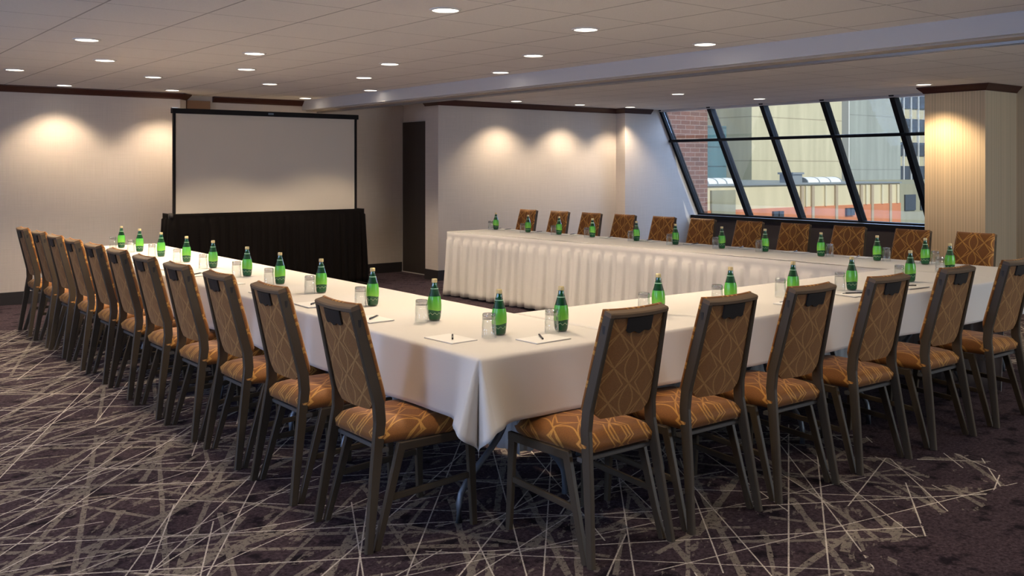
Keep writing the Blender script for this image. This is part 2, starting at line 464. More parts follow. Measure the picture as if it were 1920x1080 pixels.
for i, (a, b) in enumerate(((.2, 3.8), (5., 8.6))):
    bm = bmesh.new()
    for t in (a, a+1.2, a+2.4, b): add_box(bm, -3.68, -3.62, t-.03 if t > a else t, t+.03 if t < b else t, .75, 2.3)
    for z in (.75, 2.24): add_box(bm, -3.68, -3.62, a, b, z, z+.06)
    wl = struct(link('window_%d' % (i+2), bm, M['wframe']))
    box('window_pane', -3.655, -3.645, a, b, .76, 2.29, M['pane'], wl)
# wall on the window side, to the right of the column
struct(box('wall_right', 11.17, 12.4, -3.2, 5.75, 0, ZC, M['column']))
# column with its crown
struct(box('wall_column', 10.45, 11.17, 5.07, 5.76, 0, ZC, M['column']))

def crown(name, pts, out):
    """crown moulding along a floor-plan polyline; 'out' lists the offset direction at every point"""
    prof = [(.0, -.075), (.012, -.075), (.02, -.06), (.05, -.03), (.066, -.012), (.066, 0), (0, 0)]
    bm = bmesh.new(); rings = []
    for (x, y), (ox, oy) in zip(pts, out):
        rings.append([bm.verts.new((x+ox*a, y+oy*a, ZC+b)) for a, b in prof])
    n = len(prof)
    for r0, r1 in zip(rings, rings[1:]):
        for k in range(n): bm.faces.new((r0[k], r0[(k+1) % n], r1[(k+1) % n], r1[k]))
    bm.faces.new(rings[0]); bm.faces.new(rings[-1][::-1])
    return struct(link(name, bm, M['crown']))
crown('trim_1', [(-3.6, 11.84), (4.03, 11.84), (4.16, 12.0), (4.16, 12.14)], [(0, -1), (.42, -1), (1, -.42), (1, 0)])
crown('trim_2', [(4.55, 12.14), (5.80, 12.14)], [(0, -1), (0, -1)])
crown('trim_3', [(7.15, 11.13), (7.15, 10.81), (10.46, 10.81), (10.46, 10.61), (11.02, 10.61)], [(-1, 0), (-1, -1), (-1, -1), (-1, -1), (.0, -1)])
crown('trim_4', [(11.17, 5.76), (10.45, 5.76), (10.45, 5.07), (11.17, 5.07)], [(0, 1), (-1, 1), (-1, -1), (0, -1)])
wp = box('trim_5', 4.20, 4.50, 12.08, 12.14, 2.05, 2.375, M['wood']); struct(wp)
def baseboard(name, segs):
    bm = bmesh.new()
    for s in segs: add_box(bm, *s, 0, .14)
    struct(link(name, bm, M['base']))
baseboard('baseboard_front_left', [(-3.6, 4.03, 11.825, 11.84)])
baseboard('baseboard_front_recess', [(4.16, 7.42, 12.125, 12.14)])
baseboard('baseboard_front_right', [(7.135, 10.46, 10.795, 10.81), (7.135, 7.15, 10.81, 11.13), (10.46, 11.9, 10.595, 10.61)])
baseboard('baseboard_column', [(10.435, 10.45, 5.055, 5.775), (10.435, 11.17, 5.055, 5.07)])
# dark pocket door of the folding partition
door = struct(box('door_1', 7.385, 7.42, 11.14, 12.12, .012, 2.19, M['door']))
box('door_edge_strip', 7.382, 7.385, 12.105, 12.12, .012, 2.19, M['doorrim'], door)
box('door_sill_strip', 7.375, 7.385, 11.14, 12.12, 0.0, .012, M['doorrim'], door)
box('door_head_strip', 7.375, 7.385, 11.14, 12.12, 2.185, 2.20, M['doorrim'], door)

# ------------------------------------------------------------------ sloping window wall
UT, ZT, UB, ZB = 11.25, ZC, 12.19, .755
def slope(z): return UB + (UT-UB)*(z-ZB)/(ZT-ZB)
win = struct(bpy.data.objects.new('window_1', None)); COL.objects.link(win)
mv = [10.60, 9.61, 8.64, 7.64, 6.63, 5.72]
for i, v in enumerate(mv):
    w = .034 if i in (0, 5) else .042
    bm = bmesh.new()
    add_prism(bm, [(slope(ZB)-.05, ZB), (slope(ZB)+.07, ZB), (slope(ZT)+.07, ZT), (slope(ZT)-.05, ZT)], 'y', v-w, v+w*.6)
    link('mullion', bm, M['wframe'], win)
for (a, b) in zip(mv, mv[1:]):
    for z0, z1 in ((ZB+.02, 1.94), (1.96, ZT)):
        bm = bmesh.new()
        add_prism(bm, [(slope(z0), z0), (slope(z0)+.008, z0), (slope(z1)+.008, z1), (slope(z1), z1)], 'y', b+.025, a-.042)
        link('glass_pane', bm, M['pane'], win)
bm = bmesh.new(); add_tube(bm, [(slope(1.95)-.07, mv[0]+.01, 1.95), (slope(1.95)-.07, mv[-1], 1.95)], .022, 12)
link('transom_bar', bm, M['wframe'], win, True)
box('head_frame', UT-.04, UT+.10, 5.72, 10.61, ZC-.03, ZC+.15, M['beam'], win)
box('bottom_frame', UB-.06, UB+.06, 5.72, 10.61, ZB-.03, ZB+.022, M['wframe'], win)
sl = struct(box('window_sill', 11.96, 12.22, 5.72, 10.605, ZB-.045, ZB-.005, M['sill']))
box('sill_nosing', 11.95, 11.985, 5.72, 10.605, ZB-.06, ZB-.002, M['wframe'], sl)
struct(box('wall_window', 11.99, 12.2, 5.72, 10.61, 0, ZB-.045, M['sillwall']))

# ------------------------------------------------------------------ downlights
LIGHTS = [
 (3.119, 4.64, 'recessed round downlight at the top edge over the left table, nearest of all'),
 (4.29, 4.72, 'recessed round downlight over the open U, between the nearest light and the beam'),
 (5.50, 4.74, 'recessed round downlight close beside the beam, nearest of the row along it'),
 (1.815, 7.29, 'recessed round downlight at far left of the photo, nearest of the left group'),
 (2.285, 8.59, 'recessed round downlight just right of and beyond the nearest one of the left group'),
 (1.84, 9.93, 'recessed round downlight at the left edge of the photo over the chair row end'),
 (3.09, 9.87, 'recessed round downlight over the far end of the left table'),
 (2.62, 11.46, 'recessed round downlight close to the left wall, making the left scallop of light'),
 (3.095, 7.34, 'recessed round downlight above the left table, in line with the screen'),
 (3.53, 8.56, 'recessed round downlight between left table and screen, behind the one in line with the screen'),
 (4.35, 9.90, 'recessed round downlight a little in front of the screen, above its middle'),
 (3.79, 11.40, 'recessed round downlight at the wall crown corner, left of the screen top'),
 (5.60, 11.62, 'recessed round downlight beside the beam end, behind the screen top'),
 (4.35, 7.35, 'recessed round downlight mid ceiling, above the open middle of the U'),
 (4.80, 8.62, 'recessed round downlight mid ceiling, one step towards the screen from the middle light'),
 (5.64, 9.97, 'recessed round downlight next to the beam, right of the screen'),
 (4.95, 6.08, 'recessed round downlight mid ceiling, left of the row along the beam'),
 (5.57, 7.34, 'recessed round downlight next to the beam, halfway along it'),
 (8.93, 8.13, 'recessed round downlight in the bay beyond the beam, left of the window'),
 (10.40, 8.03, 'recessed round downlight in front of the sloping window, over its second pane'),
 (10.05, 5.55, 'recessed round downlight at the crown of the tan column'),
 (10.29, 10.33, 'recessed round downlight at the right end of the far wall crown'),
 (8.15, 10.38, 'recessed round downlight near the far right wall, above its left scallop'),
 (9.32, 10.38, 'recessed round downlight near the far right wall, above its middle scallop'),
]
WARM = (1., .80, .56)
# the same grid goes on over the part of the room behind the camera
for k, (x, y) in enumerate([(1.84, 3.4), (.6, 4.7), (-.7, 6.0), (.6, 7.3), (3.1, 2.9), (1.84, 1.6), (.6, 1.0), (4.3, 1.6), (3.1, .2), (5.5, .2), (-1.9, 3.4), (-1.9, 8.6), (7.4, 1.2), (7.4, 2.7), (9.0, 3.3), (9.0, 1.0), (1.2, -1.2), (4.3, -1.2)]):
    LIGHTS.append((x, y, 'recessed round downlight in the ceiling behind the camera, outside the photo'))
for i, (x, y, lab) in enumerate(LIGHTS):
    d = thing('downlight', lab, 'ceiling light', (x, y, ZC), 0, 'recessed downlights in the ceiling')
    bm = bmesh.new()
    add_lathe(bm, [(.078, -.002), (.078, -.008), (.090, -.006), (.094, 0), (.078, -.002)], 28)
    link('trim_ring', bm, M['lring'], d, True)
    bm = bmesh.new(); add_lathe(bm, [(0, -.004), (.078, -.004), (.078, -.001), (0, -.001)], 28)
    link('lamp_lens', bm, M['lamp'], d)
    L = bpy.data.lights.new('lamp_beam', 'SPOT'); L.energy = 78; L.color = WARM
    L.spot_size = math.radians(112); L.spot_blend = .35; L.shadow_soft_size = .07
    lo = bpy.data.objects.new('lamp_beam', L); COL.objects.link(lo); lo.parent = d; lo.location = (0, 0, -.03)
    if i > 23: L.energy = 26
    if 24 > i and (y > 10.3 or i == 20):
        L.energy = 62; L.spot_size = math.radians(116); L.spot_blend = .6
        if i == 20: L.energy = 95; L.color = (1., .74, .46)

# ------------------------------------------------------------------ chairs
def make_chair(label, group):
    t = thing('banquet_chair', label, 'chair', (0, 0, 0), 0, group)
    F = M['frame']
    KY, KZ, TY, TZ = -.185, .555, -.285, .965
    up = Vector((0, TY-KY, TZ-KZ)); SL = up.length; up.normalize()
    nf = Vector((0, up.z, -up.y))                      # forward normal of the back
    O = Vector((0, KY, KZ))
    def bow(x): return -.016*(1-min(1, (x/.17)**2))
    def B(x, s, n): return O + Vector((x, 0, 0)) + up*s + nf*(n+bow(x))
    for s in (-1, 1):
        bm = bmesh.new()
        add_bar(bm, [(s*.222, -.262, 0), (s*.196, -.222, .27), (s*.178, KY-.002, .50), (s*.172, KY-.006, .58), (s*.148, TY+.002, TZ-.012)],
                [.022, .023, .023, .023, .022], [.034, .044, .051, .051, .045], .004)
        p = link('back_post', bm, F, t)
        bm = bmesh.new()
        v = B(s*.1545, SL*.80, -.002)
        add_box(bm, v.x+s*.003-.006, v.x+s*.003+.006, v.y-.006, v.y+.010, v.z-.045, v.z+.035, .003)
        link('bumper', bm, M['plastic'], p)
        bm = bmesh.new(); add_bar(bm, [(s*.206, .236, .405), (s*.214, .252, 0)], .022, [.042, .028], .003)
        link('front_leg', bm, F, t)
        bm = bmesh.new(); add_bar(bm, [(s*.207, .256, .392), (s*.203, -.115, .392)], .022, .036, .003, Vector((1, 0, 0)))
        link('seat_rail', bm, F, t)
        bm = bmesh.new(); add_bar(bm, [(s*.203, -.100, .405), (s*.213, -.222, 0)], .022, [.040, .028], .003)
        link('rear_leg', bm, F, t)
        bm = bmesh.new(); add_bar(bm, [(s*.209, .243, .215), (s*.206, -.150, .195)], .016, .026, .003)
        link('stretcher', bm, F, t)
    for y, z in ((.225, .385), (-.172, .388), (.06, .378)):
        bm = bmesh.new(); add_bar(bm, [(-.20, y, z), (.20, y, z)], .030, .018, .003, Vector((0, 1, 0)))
        link('crossbar', bm, M['crossbar'], t)
    # seat cushion
    bm = bmesh.new(); nx, ny = 14, 14; rows = []
    def edge(a): return (1-abs(a)**5)
    for lay in (1, 0):
        g = []
        for j in range(ny+1):
            b = -1+2*j/ny; y = .02+.225*b
            hw = .196+.026*(b+1)/2
            if b > .55: hw -= .03*((b-.55)/.45)**2
            r = []
            for i in range(nx+1):
                a = -1+2*i/nx
                e = max(0., edge(a)*edge(b))
                z = .415+.030+.042*e**.45+.006*(1-a*a) if lay else .412
                k = 1. if lay else .965
                yy = .02+(y-.02)*(1. if lay else .97)
                if b > .8: z -= .012*(b-.8)/.2*lay
                r.append(bm.verts.new((a*hw*k, yy, z)))
            g.append(r)
        for j in range(ny):
            for i in range(nx): bm.faces.new((g[j][i], g[j][i+1], g[j+1][i+1], g[j+1][i]))
        rows.append(g)
    A, Bt = rows
    ring = lambda g: [g[0][i] for i in range(nx+1)] + [g[j][nx] for j in range(1, ny+1)] + [g[ny][i] for i in range(nx-1, -1, -1)] + [g[j][0] for j in range(ny-1, 0, -1)]
    ra, rb = ring(A), ring(Bt)
    for k in range(len(ra)):
        k2 = (k+1) % len(ra); bm.faces.new((ra[k], ra[k2], rb[k2], rb[k]))
    link('seat', bm, M['seat'], t, True)
    # backrest pad in front of the posts
    bm = bmesh.new(); nx, ns = 14, 16; gr = []
    for lay in (1, 0):
        g = []
        for j in range(ns+1):
            s = j/ns; ss = -.002+s*(SL+.010)
            hw = .186-.026*s
            if s < .08: hw -= .02*(1-s/.08)**2
            r = []
            for i in range(nx+1):
                a = -1+2*i/nx
                e = max(0., edge(a)*(1-abs(2*s-1)**16))
                n = .030+.026*e**.45 if lay else .020
                r.append(bm.verts.new(B(a*hw, ss, n)))
            g.append(r)
        for j in range(ns):
            for i in range(nx): bm.faces.new((g[j][i], g[j][i+1], g[j+1][i+1], g[j+1][i]))
        gr.append(g)
    ny = ns
    A, Bt = gr
    ring2 = lambda g: [g[0][i] for i in range(nx+1)] + [g[j][nx] for j in range(1, ns+1)] + [g[ns][i] for i in range(nx-1, -1, -1)] + [g[j][0] for j in range(ns-1, 0, -1)]
    ra, rb = ring2(A), ring2(Bt)
    for k in range(len(ra)):
        k2 = (k+1) % len(ra); bm.faces.new((ra[k], ra[k2], rb[k2], rb[k]))
    link('backrest', bm, M['back'], t, True)
    # fabric covered rear panel between the posts
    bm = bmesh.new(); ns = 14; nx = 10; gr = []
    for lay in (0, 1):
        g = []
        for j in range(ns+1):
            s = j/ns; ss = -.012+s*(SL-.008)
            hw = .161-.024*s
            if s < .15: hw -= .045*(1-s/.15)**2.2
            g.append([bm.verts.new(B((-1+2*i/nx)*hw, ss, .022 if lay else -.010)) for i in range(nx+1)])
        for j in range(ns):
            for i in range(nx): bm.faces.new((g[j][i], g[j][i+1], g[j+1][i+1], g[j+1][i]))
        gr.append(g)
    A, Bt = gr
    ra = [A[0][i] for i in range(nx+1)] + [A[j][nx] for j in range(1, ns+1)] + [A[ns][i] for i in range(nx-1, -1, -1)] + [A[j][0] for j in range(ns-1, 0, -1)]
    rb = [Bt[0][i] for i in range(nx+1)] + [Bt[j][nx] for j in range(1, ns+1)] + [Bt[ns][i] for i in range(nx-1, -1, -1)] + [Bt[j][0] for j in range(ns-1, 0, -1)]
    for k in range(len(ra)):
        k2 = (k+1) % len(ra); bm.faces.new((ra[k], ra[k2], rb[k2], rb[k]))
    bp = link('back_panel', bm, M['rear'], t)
    # dark hand-hold plate with a scalloped lower edge
    bm = bmesh.new(); up_, lo_ = [], []
    N = 16
    fr, bk = [], []
    for i in range(N+1):
        a = -1+2*i/N; x = .066*a
        low = SL-.078+.012*max(0, (abs(a)-.6)/.4)**1.5-.006*math.cos(a*PI*2.2)
        fr.append((bm.verts.new(B(x, low, -.018)), bm.verts.new(B(x, SL-.016, -.018))))
        bk.append((bm.verts.new(B(x, low, -.009)), bm.verts.new(B(x, SL-.016, -.009))))
    for i in range(N):
        bm.faces.new((fr[i][0], fr[i+1][0], fr[i+1][1], fr[i][1])); bm.faces.new((bk[i][0], bk[i][1], bk[i+1][1], bk[i+1][0]))
        bm.faces.new((fr[i][0], bk[i][0], bk[i+1][0], fr[i+1][0])); bm.faces.new((fr[i][1], fr[i+1][1], bk[i+1][1], bk[i][1]))
    bm.faces.new((fr[0][0], fr[0][1], bk[0][1], bk[0][0])); bm.faces.new((fr[N][0], bk[N][0], bk[N][1], fr[N][1]))
    h = link('handhold', bm, M['plastic'], t)
    # curved top rail
    bm = bmesh.new(); N = 14; rg = []
    for i in range(N+1):
        x = .159*(-1+2*i/N)
        rg.append([bm.verts.new(B(x, s, n)) for s, n in ((SL-.012, -.020), (SL+.001, -.020), (SL+.006, -.014), (SL+.006, .018), (SL+.000, .019), (SL-.012, .019))])
    for r0, r1 in zip(rg, rg[1:]):
        for k in range(6): bm.faces.new((r0[k], r0[(k+1) % 6], r1[(k+1) % 6], r1[k]))
    bm.faces.new(rg[0]); bm.faces.new(rg[-1][::-1])
    link('top_rail', bm, M['toprail'], t)
    return t

LEFT_CH = [v*.99-.165 for v in (9.974, 9.296, 8.723, 8.129, 7.545, 6.964, 6.341, 5.729, 5.102, 4.45, 3.755)][::-1]
RIGHT_CH = [2.69, 3.256, 3.846, 4.50, 5.185, 5.90]
FAR_MID = [10.455, 9.782, 9.155, 8.541, 7.891, 7.288, 6.635, 6.042, 5.414, 4.763, 4.173]
FAR_CH = []
for v in FAR_MID:
    k = (10.455-v)/6.28
    u = 7.86+.14*k
    FAR_CH.append((u-.245, v*u/8.4))
def chair_words(row, i, n):
    if row == 'left':
        if i == 0: return 'bronze framed chair with gold lattice upholstery, nearest of the row along the left table'
        if i == n-1: return 'bronze framed chair at the far left end of the row along the left table'
        return 'bronze framed chair along the left table, %s from the near corner' % ORD[i]
    if row == 'right':
        if i == 0: return 'bronze framed chair with gold lattice upholstery, nearest of the row along the right table'
        if i == n-1: return 'bronze framed chair at the right edge of the photo, last along the right table'
        return 'bronze framed chair along the right table, %s from the near corner' % ORD[i]
    if i == 0: return 'gold lattice chair behind the far skirted table, leftmost of its row'
    if i == n-1: return 'gold lattice chair in front of the tan column, rightmost behind the far table'
    return 'gold lattice chair behind the far skirted table, %s from the left end' % ORD[i]
proto = None
def put_chair(loc, rz, lab, grp):
    global proto
    if proto is None:
        proto = make_chair(lab, grp); proto.location = loc; proto.rotation_euler = (0, 0, rz); return proto
    return dup(proto, loc, rz, lab, grp)
rj = random.Random(3)
for i, v in enumerate(LEFT_CH):
    put_chair((2.14+rj.uniform(-.006, .006), v, 0), -PI/2+rj.uniform(-.012, .012), chair_words('left', i, 11), 'chairs along the left table')
for i, u in enumerate(RIGHT_CH):
    put_chair((u, 2.95, 0), rj.uniform(-.012, .012), chair_words('right', i, 6), 'chairs along the right table')
for i, (u, v) in enumerate(FAR_CH):
    put_chair((u, v, 0), PI/2+rj.uniform(-.02, .02), chair_words('far', i, 11), 'chairs behind the far table')

# ------------------------------------------------------------------ tables, cloths, skirts
TZ_ = .765
def folding_table(label, cx, cy, L, rz, group='folding tables under the cloths'):
    t = thing('folding_table', label, 'table', (cx, cy, 0), rz, group)
    box('table_top', -L/2, L/2, -.375, .375, .735, .758, M['ttop'], t, .004)
    for sx in (-1, 1):
        for sy in (-1, 1):
            x = sx*(L/2-.30)
            pts = [(x, sy*.05, .735), (x, sy*.05, .41)]
            for k in range(1, 9):
                a = k/8
                pts.append((x, sy*(.05+.25*(a*a*(3-2*a))), .41-.33*a))
            pts.append((x, sy*.30, 0))
            bm = bmesh.new(); add_tube(bm, pts, .0145, 10); link('leg', bm, M['tmetal'], t, True)
    return t
ft = ['folding table under the white cloth at the near corner, bent grey leg showing', 'folding table under the left white cloth, second from the near corner',
      'folding table under the left white cloth, third from the near corner', 'folding table under the far left end of the left white cloth']
for i in range(4):
    folding_table(ft[i], 2.648, 3.08+.835+i*1.668, 1.65, PI/2)
folding_table('folding table under the right white cloth, just right of the corner seam', 3.06+.90, 3.50, 1.72, 0)
folding_table('folding table under the right white cloth, between its middle and the far table', 3.06+2.66, 3.50, 1.70, 0)
FA = math.radians(1.7)
folding_table('folding table at the right end of the far row, leg showing by photo edge', 6.995, 3.93, 1.65, PI/2+FA)

def drape(name, ox, oy, rz, W_, L_, hang, z, label, group, seed, step=.03):
    """cloth over a table of width W_ (local x) and length L_ (local y); hang=(x-,x+,y-,y+)"""
    rr = random.Random(seed); ph = [rr.uniform(0, 6.28) for _ in range(8)]
    R = .014
    def axis(n0, n1, h0, h1):
        vals = []
        def rim(h, sgn, base):
            if h <= .03: return [base+sgn*h] if h > 0 else []
            v = [R*PI/2*k/4 for k in range(1, 5)]
            k = 14
            v += [R*PI/2+(h-R*PI/2)*j/k for j in range(1, k+1)]
            return [base+sgn*a for a in v]
        n = max(2, int((n1-n0)/step/1.6))
        return rim(h0, -1, n0)[::-1] + [n0+(n1-n0)*k/n for k in range(n+1)] + rim(h1, 1, n1)
    xs = axis(0, W_, hang[0], hang[1]); ys = axis(0, L_, hang[2], hang[3])
    bm = bmesh.new(); g = []
    for y in ys:
        r = []
        for x in xs:
            p = -x if x < 0 else (x-W_ if x > W_ else 0); sx = -1 if x < 0 else 1
            q = -y if y < 0 else (y-L_ if y > L_ else 0); sy = -1 if y < 0 else 1
            bx, by = min(max(x, 0), W_), min(max(y, 0), L_)
            tot = math.hypot(p, q)
            if tot <= 1e-9:
                r.append(bm.verts.new((bx, by, z+.0015*math.sin(3*bx+ph[0])*math.sin(2.1*by+ph[1])))); continue
            if tot < R*PI/2: o_, d_ = R*math.sin(tot/R), R*(1-math.cos(tot/R))
            else: o_, d_ = R, R+tot-R*PI/2
            th = math.atan2(q, p) if p > 0 or q > 0 else 0
            t = by if p > q else bx
            k = .055+.05*math.sin(2*PI*t/1.35+ph[2])+.03*math.sin(2*PI*t/.58+ph[3])
            fade = min(1, min(abs(by), abs(L_-by))/.3+.0) if p > q else min(1, min(abs(bx), abs(W_-bx))/.3)
            e_ = (min(by, L_-by) if p > q else min(bx, W_-bx))
            both = (hang[0 if x < W_/2 else 1] > .1 and hang[2 if y < L_/2 else 3] > .1)
            k = .05+(k-.05)*fade+(.37*math.exp(-(e_/.085)**2) if both else 0)
            if p > 0 and q > 0: k = .42+.20*(1-math.cos(4*th))/2-.62*math.sin(2*th)**6
            d2 = d_*(1+.04*abs(math.sin(2*th))) if p > 0 and q > 0 else d_
            o_ += d_*k
            r.append(bm.verts.new((bx+sx*o_*p/tot, by+sy*o_*q/tot, z-d2)))
        g.append(r)
    for j in range(len(ys)-1):
        for i in range(len(xs)-1): bm.faces.new((g[j][i], g[j][i+1], g[j+1][i+1], g[j+1][i]))
    o = link(name, bm, M['cloth'], None, True)
    o.location = (ox, oy, 0); o.rotation_euler = (0, 0, rz)
    s = o.modifiers.new('thickness', 'SOLIDIFY'); s.thickness = .0016; s.offset = -1
    tag(o, label, 'tablecloth', group)
    return o
drape('tablecloth', 2.236, 3.085, 0, .824, 6.665, (.268, .02, .275, .26), TZ_, 'white tablecloth over the left table run, folded drop at the near corner', 'white tablecloths', 5)
drape('tablecloth', 3.064, 3.085, 0, 3.60, .835, (.0, .0, .25, .02), TZ_+.0015, 'white tablecloth over the right table run, between corner seam and far table', 'white tablecloths', 9)
# far table is turned by a degree or two
drape('tablecloth', 6.632, 3.075, FA, .785, 6.44, (.0, .25, .26, .02), TZ_+.0005, 'white tablecloth over the far table run in front of the window', 'white tablecloths', 13)

def pleats(name, pts, z0, z1, amp, per, m, parent=None, seed=1, flare=.03, band=.05):
    """pleated skirt hung along a floor-plan polyline (pleats stand out to the right of travel)"""
    rr = random.Random(seed)
    P = [Vector((*p, 0)) for p in pts]; S = []
    for a, b in zip(P, P[1:]):
        n = max(2, int((b-a).length/.0095)); d = (b-a).normalized(); nn = Vector((d.y, -d.x, 0))
        for k in range(n+(b is P[-1])): S.append((a+(b-a)*k/n, nn))
    # ease the normals round corners
    ss = 0; prev = None; phase = 0.
    lv = [0, .5*band, band, band+.012, .12, .25, .45, .7, .9, 1.]
    lv = [z1-(t if t <= band+.02 else band+.012+(z1-z0-band-.012)*(t)) for t in lv[:4]] + [z1-band-.012-(z1-z0-band-.012)*t for t in lv[4:]]
    bm = bmesh.new(); cols = []
    mod = [rr.uniform(.75, 1.3) for _ in range(400)]; hgt = [rr.uniform(.6, 1.25) for _ in range(400)]
    for p, nn in S:
        if prev is not None:
            step = (p-prev).length; phase += step/(per*mod[int(phase) % 400])
        prev = p
        fr = phase-math.floor(phase); hi = hgt[int(phase) % 400]
        w = math.tanh(3.2*(math.sin(2*PI*fr)+.25))*.5*hi
        col = []
        for z in lv:
            t = max(0., (z1-band-z)/(z1-z0-band))
            a = 0 if z > z1-band-.001 else amp*(.55+.45*t)
            drift = .25*math.sin(phase*1.7+z*3)*amp*t
            col.append(bm.verts.new((*(p+nn*(.006+flare*t+a*(w+.5)+drift)).xy, z + (.006*math.sin(phase*.9) if z == lv[-1] else 0))))
        cols.append(col)
    for c0, c1 in zip(cols, cols[1:]):
        for k in range(len(lv)-1): bm.faces.new((c0[k], c1[k], c1[k+1], c0[k+1]))
    o = link(name, bm, m, parent, True)
    s = o.modifiers.new('thickness', 'SOLIDIFY'); s.thickness = .0018; s.offset = -1
    return o
cF, sF = math.cos(FA), math.sin(FA)
def farp(x, y): return (6.632+x*cF-y*sF, 3.075+x*sF+y*cF)
sk = pleats('table_skirt', [farp(.62, 6.462), farp(-.002, 6.462), farp(-.002, .0)][::-1][::-1], .02, TZ_-.003, .046, .150, M['skirt'], None, 4, .03, .085)
tag(sk, 'white pleated skirt along the inner front of the far table', 'table skirt', 'white pleated table skirts')
sk = pleats('table_skirt', [(3.10, 3.925), (6.55, 3.925)][::-1], .02, TZ_-.012, .02, .09, M['skirt'], None, 6, .02, .05)
tag(sk, 'white pleated skirt on the inner side of the right table, showing beneath its cloth', 'table skirt', 'white pleated table skirts')
sk = pleats('table_skirt', [(3.066, 3.93), (3.066, 9.75)][::1], .02, TZ_-.012, .02, .09, M['skirt'], None, 8, .02, .05)
tag(sk, 'white pleated skirt on the inner side of the left table, behind the left chairs', 'table skirt', 'white pleated table skirts')

# ------------------------------------------------------------------ bottles, glasses, notepads, pens
TT = TZ_+.003
def make_bottle(label, group):
    t = thing('water_bottle', label, 'bottle', (0, 0, 0), 0, group)
    body = [(0, .0), (.024, 0), (.0275, .004), (.031, .022), (.0335, .05), (.0342, .075), (.033, .098), (.029, .118), (.0235, .138), (.0182, .156), (.0145, .172), (.0128, .184), (.0128, .194), (0, .194)]
    lathe('glass_body', body, M['bottle'], t)
    e = .0007
    lathe('label', [(.0285+e, .008), (.031+e, .022), (.0335+e, .05), (.0342+e, .075), (.033+e, .098), (.0285+e, .1205)], M['label'], t)
    lathe('neck_ring', [(.0184+e, .155), (.0182+e, .158), (.0172+e, .1595)], M['ring'], t)
    lathe('cap', [(0, .205), (.0118, .205), (.0136, .2035), (.0140, .189), (.0130, .187), (.0129, .187)], M['gold'], t)
    return t
def make_glass(label, group):
    t = thing('drinking_glass', label, 'glass', (0, 0, 0), 0, group)
    lathe('tumbler_wall', [(.0325, .0), (.0335, .001), (.0305, .082), (.0285, .082), (.0312, .001), (.0325, 0)], M['glass'], t)
    lathe('thick_base', [(0, .084), (.0305, .083), (.0300, .100), (.0285, .108), (0, .1085)], M['gbase'], t)
    return t
def make_pad(label, group):
    t = thing('notepad', label, 'notepad', (0, 0, 0), 0, group)
    box('pages', -.07, .07, -.10, .10, .001, .0045, M['paper'], t)
    box('backing_card', -.0705, .0705, -.1005, .1005, 0, .001, M['cover'], t)
    return t
def make_pen(label, group):
    t = thing('pen', label, 'pen', (0, 0, 0), 0, group)
    bm = bmesh.new(); add_tube(bm, [(-.055, 0, .0055), (-.052, 0, .0055), (.045, 0, .0055), (.05, 0, .0055)], 0.0040, 10); link('barrel', bm, M['pen'], t, True)
    bm = bmesh.new(); add_tube(bm, [(-.055, 0, .0055), (-.066, 0, .0045), (-.073, 0, .0035)], .0032, 8); link('tip', bm, M['silver'], t, True)
    bm = bmesh.new(); add_bar(bm, [(.02, 0, .0115), (.05, 0, .0115)], .003, .0015, .0004, Vector((0, 1, 0))); link('clip', bm, M['silver'], t)
    return t
PROTO = {}
def put(maker, loc, rz, lab, grp):
    if maker not in PROTO:
        o = maker(lab, grp); o.location = loc; o.rotation_euler = (0, 0, rz); PROTO[maker] = o; return o
    return dup(PROTO[maker], loc, rz, lab, grp)
def nth(i, n, end):
    return 'nearest the corner' if i == 0 else ('last at the far end' if i == n-1 else '%s from the near corner' % ORD[i])
LB = [(2.645, 9.39), (2.657, 8.871), (2.657, 8.278), (2.665, 7.676), (2.666, 7.101), (2.645, 6.401), (2.631, 5.83), (2.645, 5.274), (2.625, 4.618), (2.61, 3.98), (2.613, 3.454)][::-1]
RB = [(2.898, 3.357), (3.641, 3.45), (4.203, 3.44), (4.733, 3.414), (5.287, 3.386), (5.991, 3.402), (6.77, 3.54)]
FB = [(7.04, 9.371), (7.025, 8.727), (7.07, 8.226), (7.085, 7.688), (7.085, 7.02), (7.045, 6.447), (7.06, 5.882), (7.095, 5.416), (7.09, 4.833), (7.12, 4.329), (7.142, 3.932)]
for i, (u, v) in enumerate(LB):
    w = nth(i, 11, 0)
    put(make_bottle, (u, v, TT), rj.uniform(0, 6), 'green bottle with gold cap on the left table, '+w, 'green water bottles')
    a, b = (-.082, -.034) if i == 0 else (-.078, -.005)
    put(make_glass, (u+a, v+b, TT), 0, 'upturned clear tumbler beside the bottle on the left table, '+w, 'upturned tumblers')
    c = LEFT_CH[i]
    pv = c-.06 if i == 0 else c-.05
    put(make_pad, (2.375, pv, TT), .06 if i == 0 else rj.uniform(-.12, .12), 'white notepad at the left table edge, '+w, 'white notepads')
    put(make_pen, (2.385, pv, TT+.0045), PI/4+PI+rj.uniform(-.2, .2), 'black pen on the notepad at the left table, '+w, 'black pens')
for i, (u, v) in enumerate(RB):
    w = 'nearest the corner' if i == 0 else ('rightmost' if i == 6 else '%s from the near corner' % ORD[i])
    put(make_bottle, (u, v, TT+.001), rj.uniform(0, 6), 'green bottle with gold cap on the right table, '+w, 'green water bottles')
    a, b = (-.072, -.018) if i == 0 else (-.062, .042)
    put(make_glass, (u+a, v+b, TT+.001), 0, 'upturned clear tumbler beside the bottle on the right table, '+w, 'upturned tumblers')
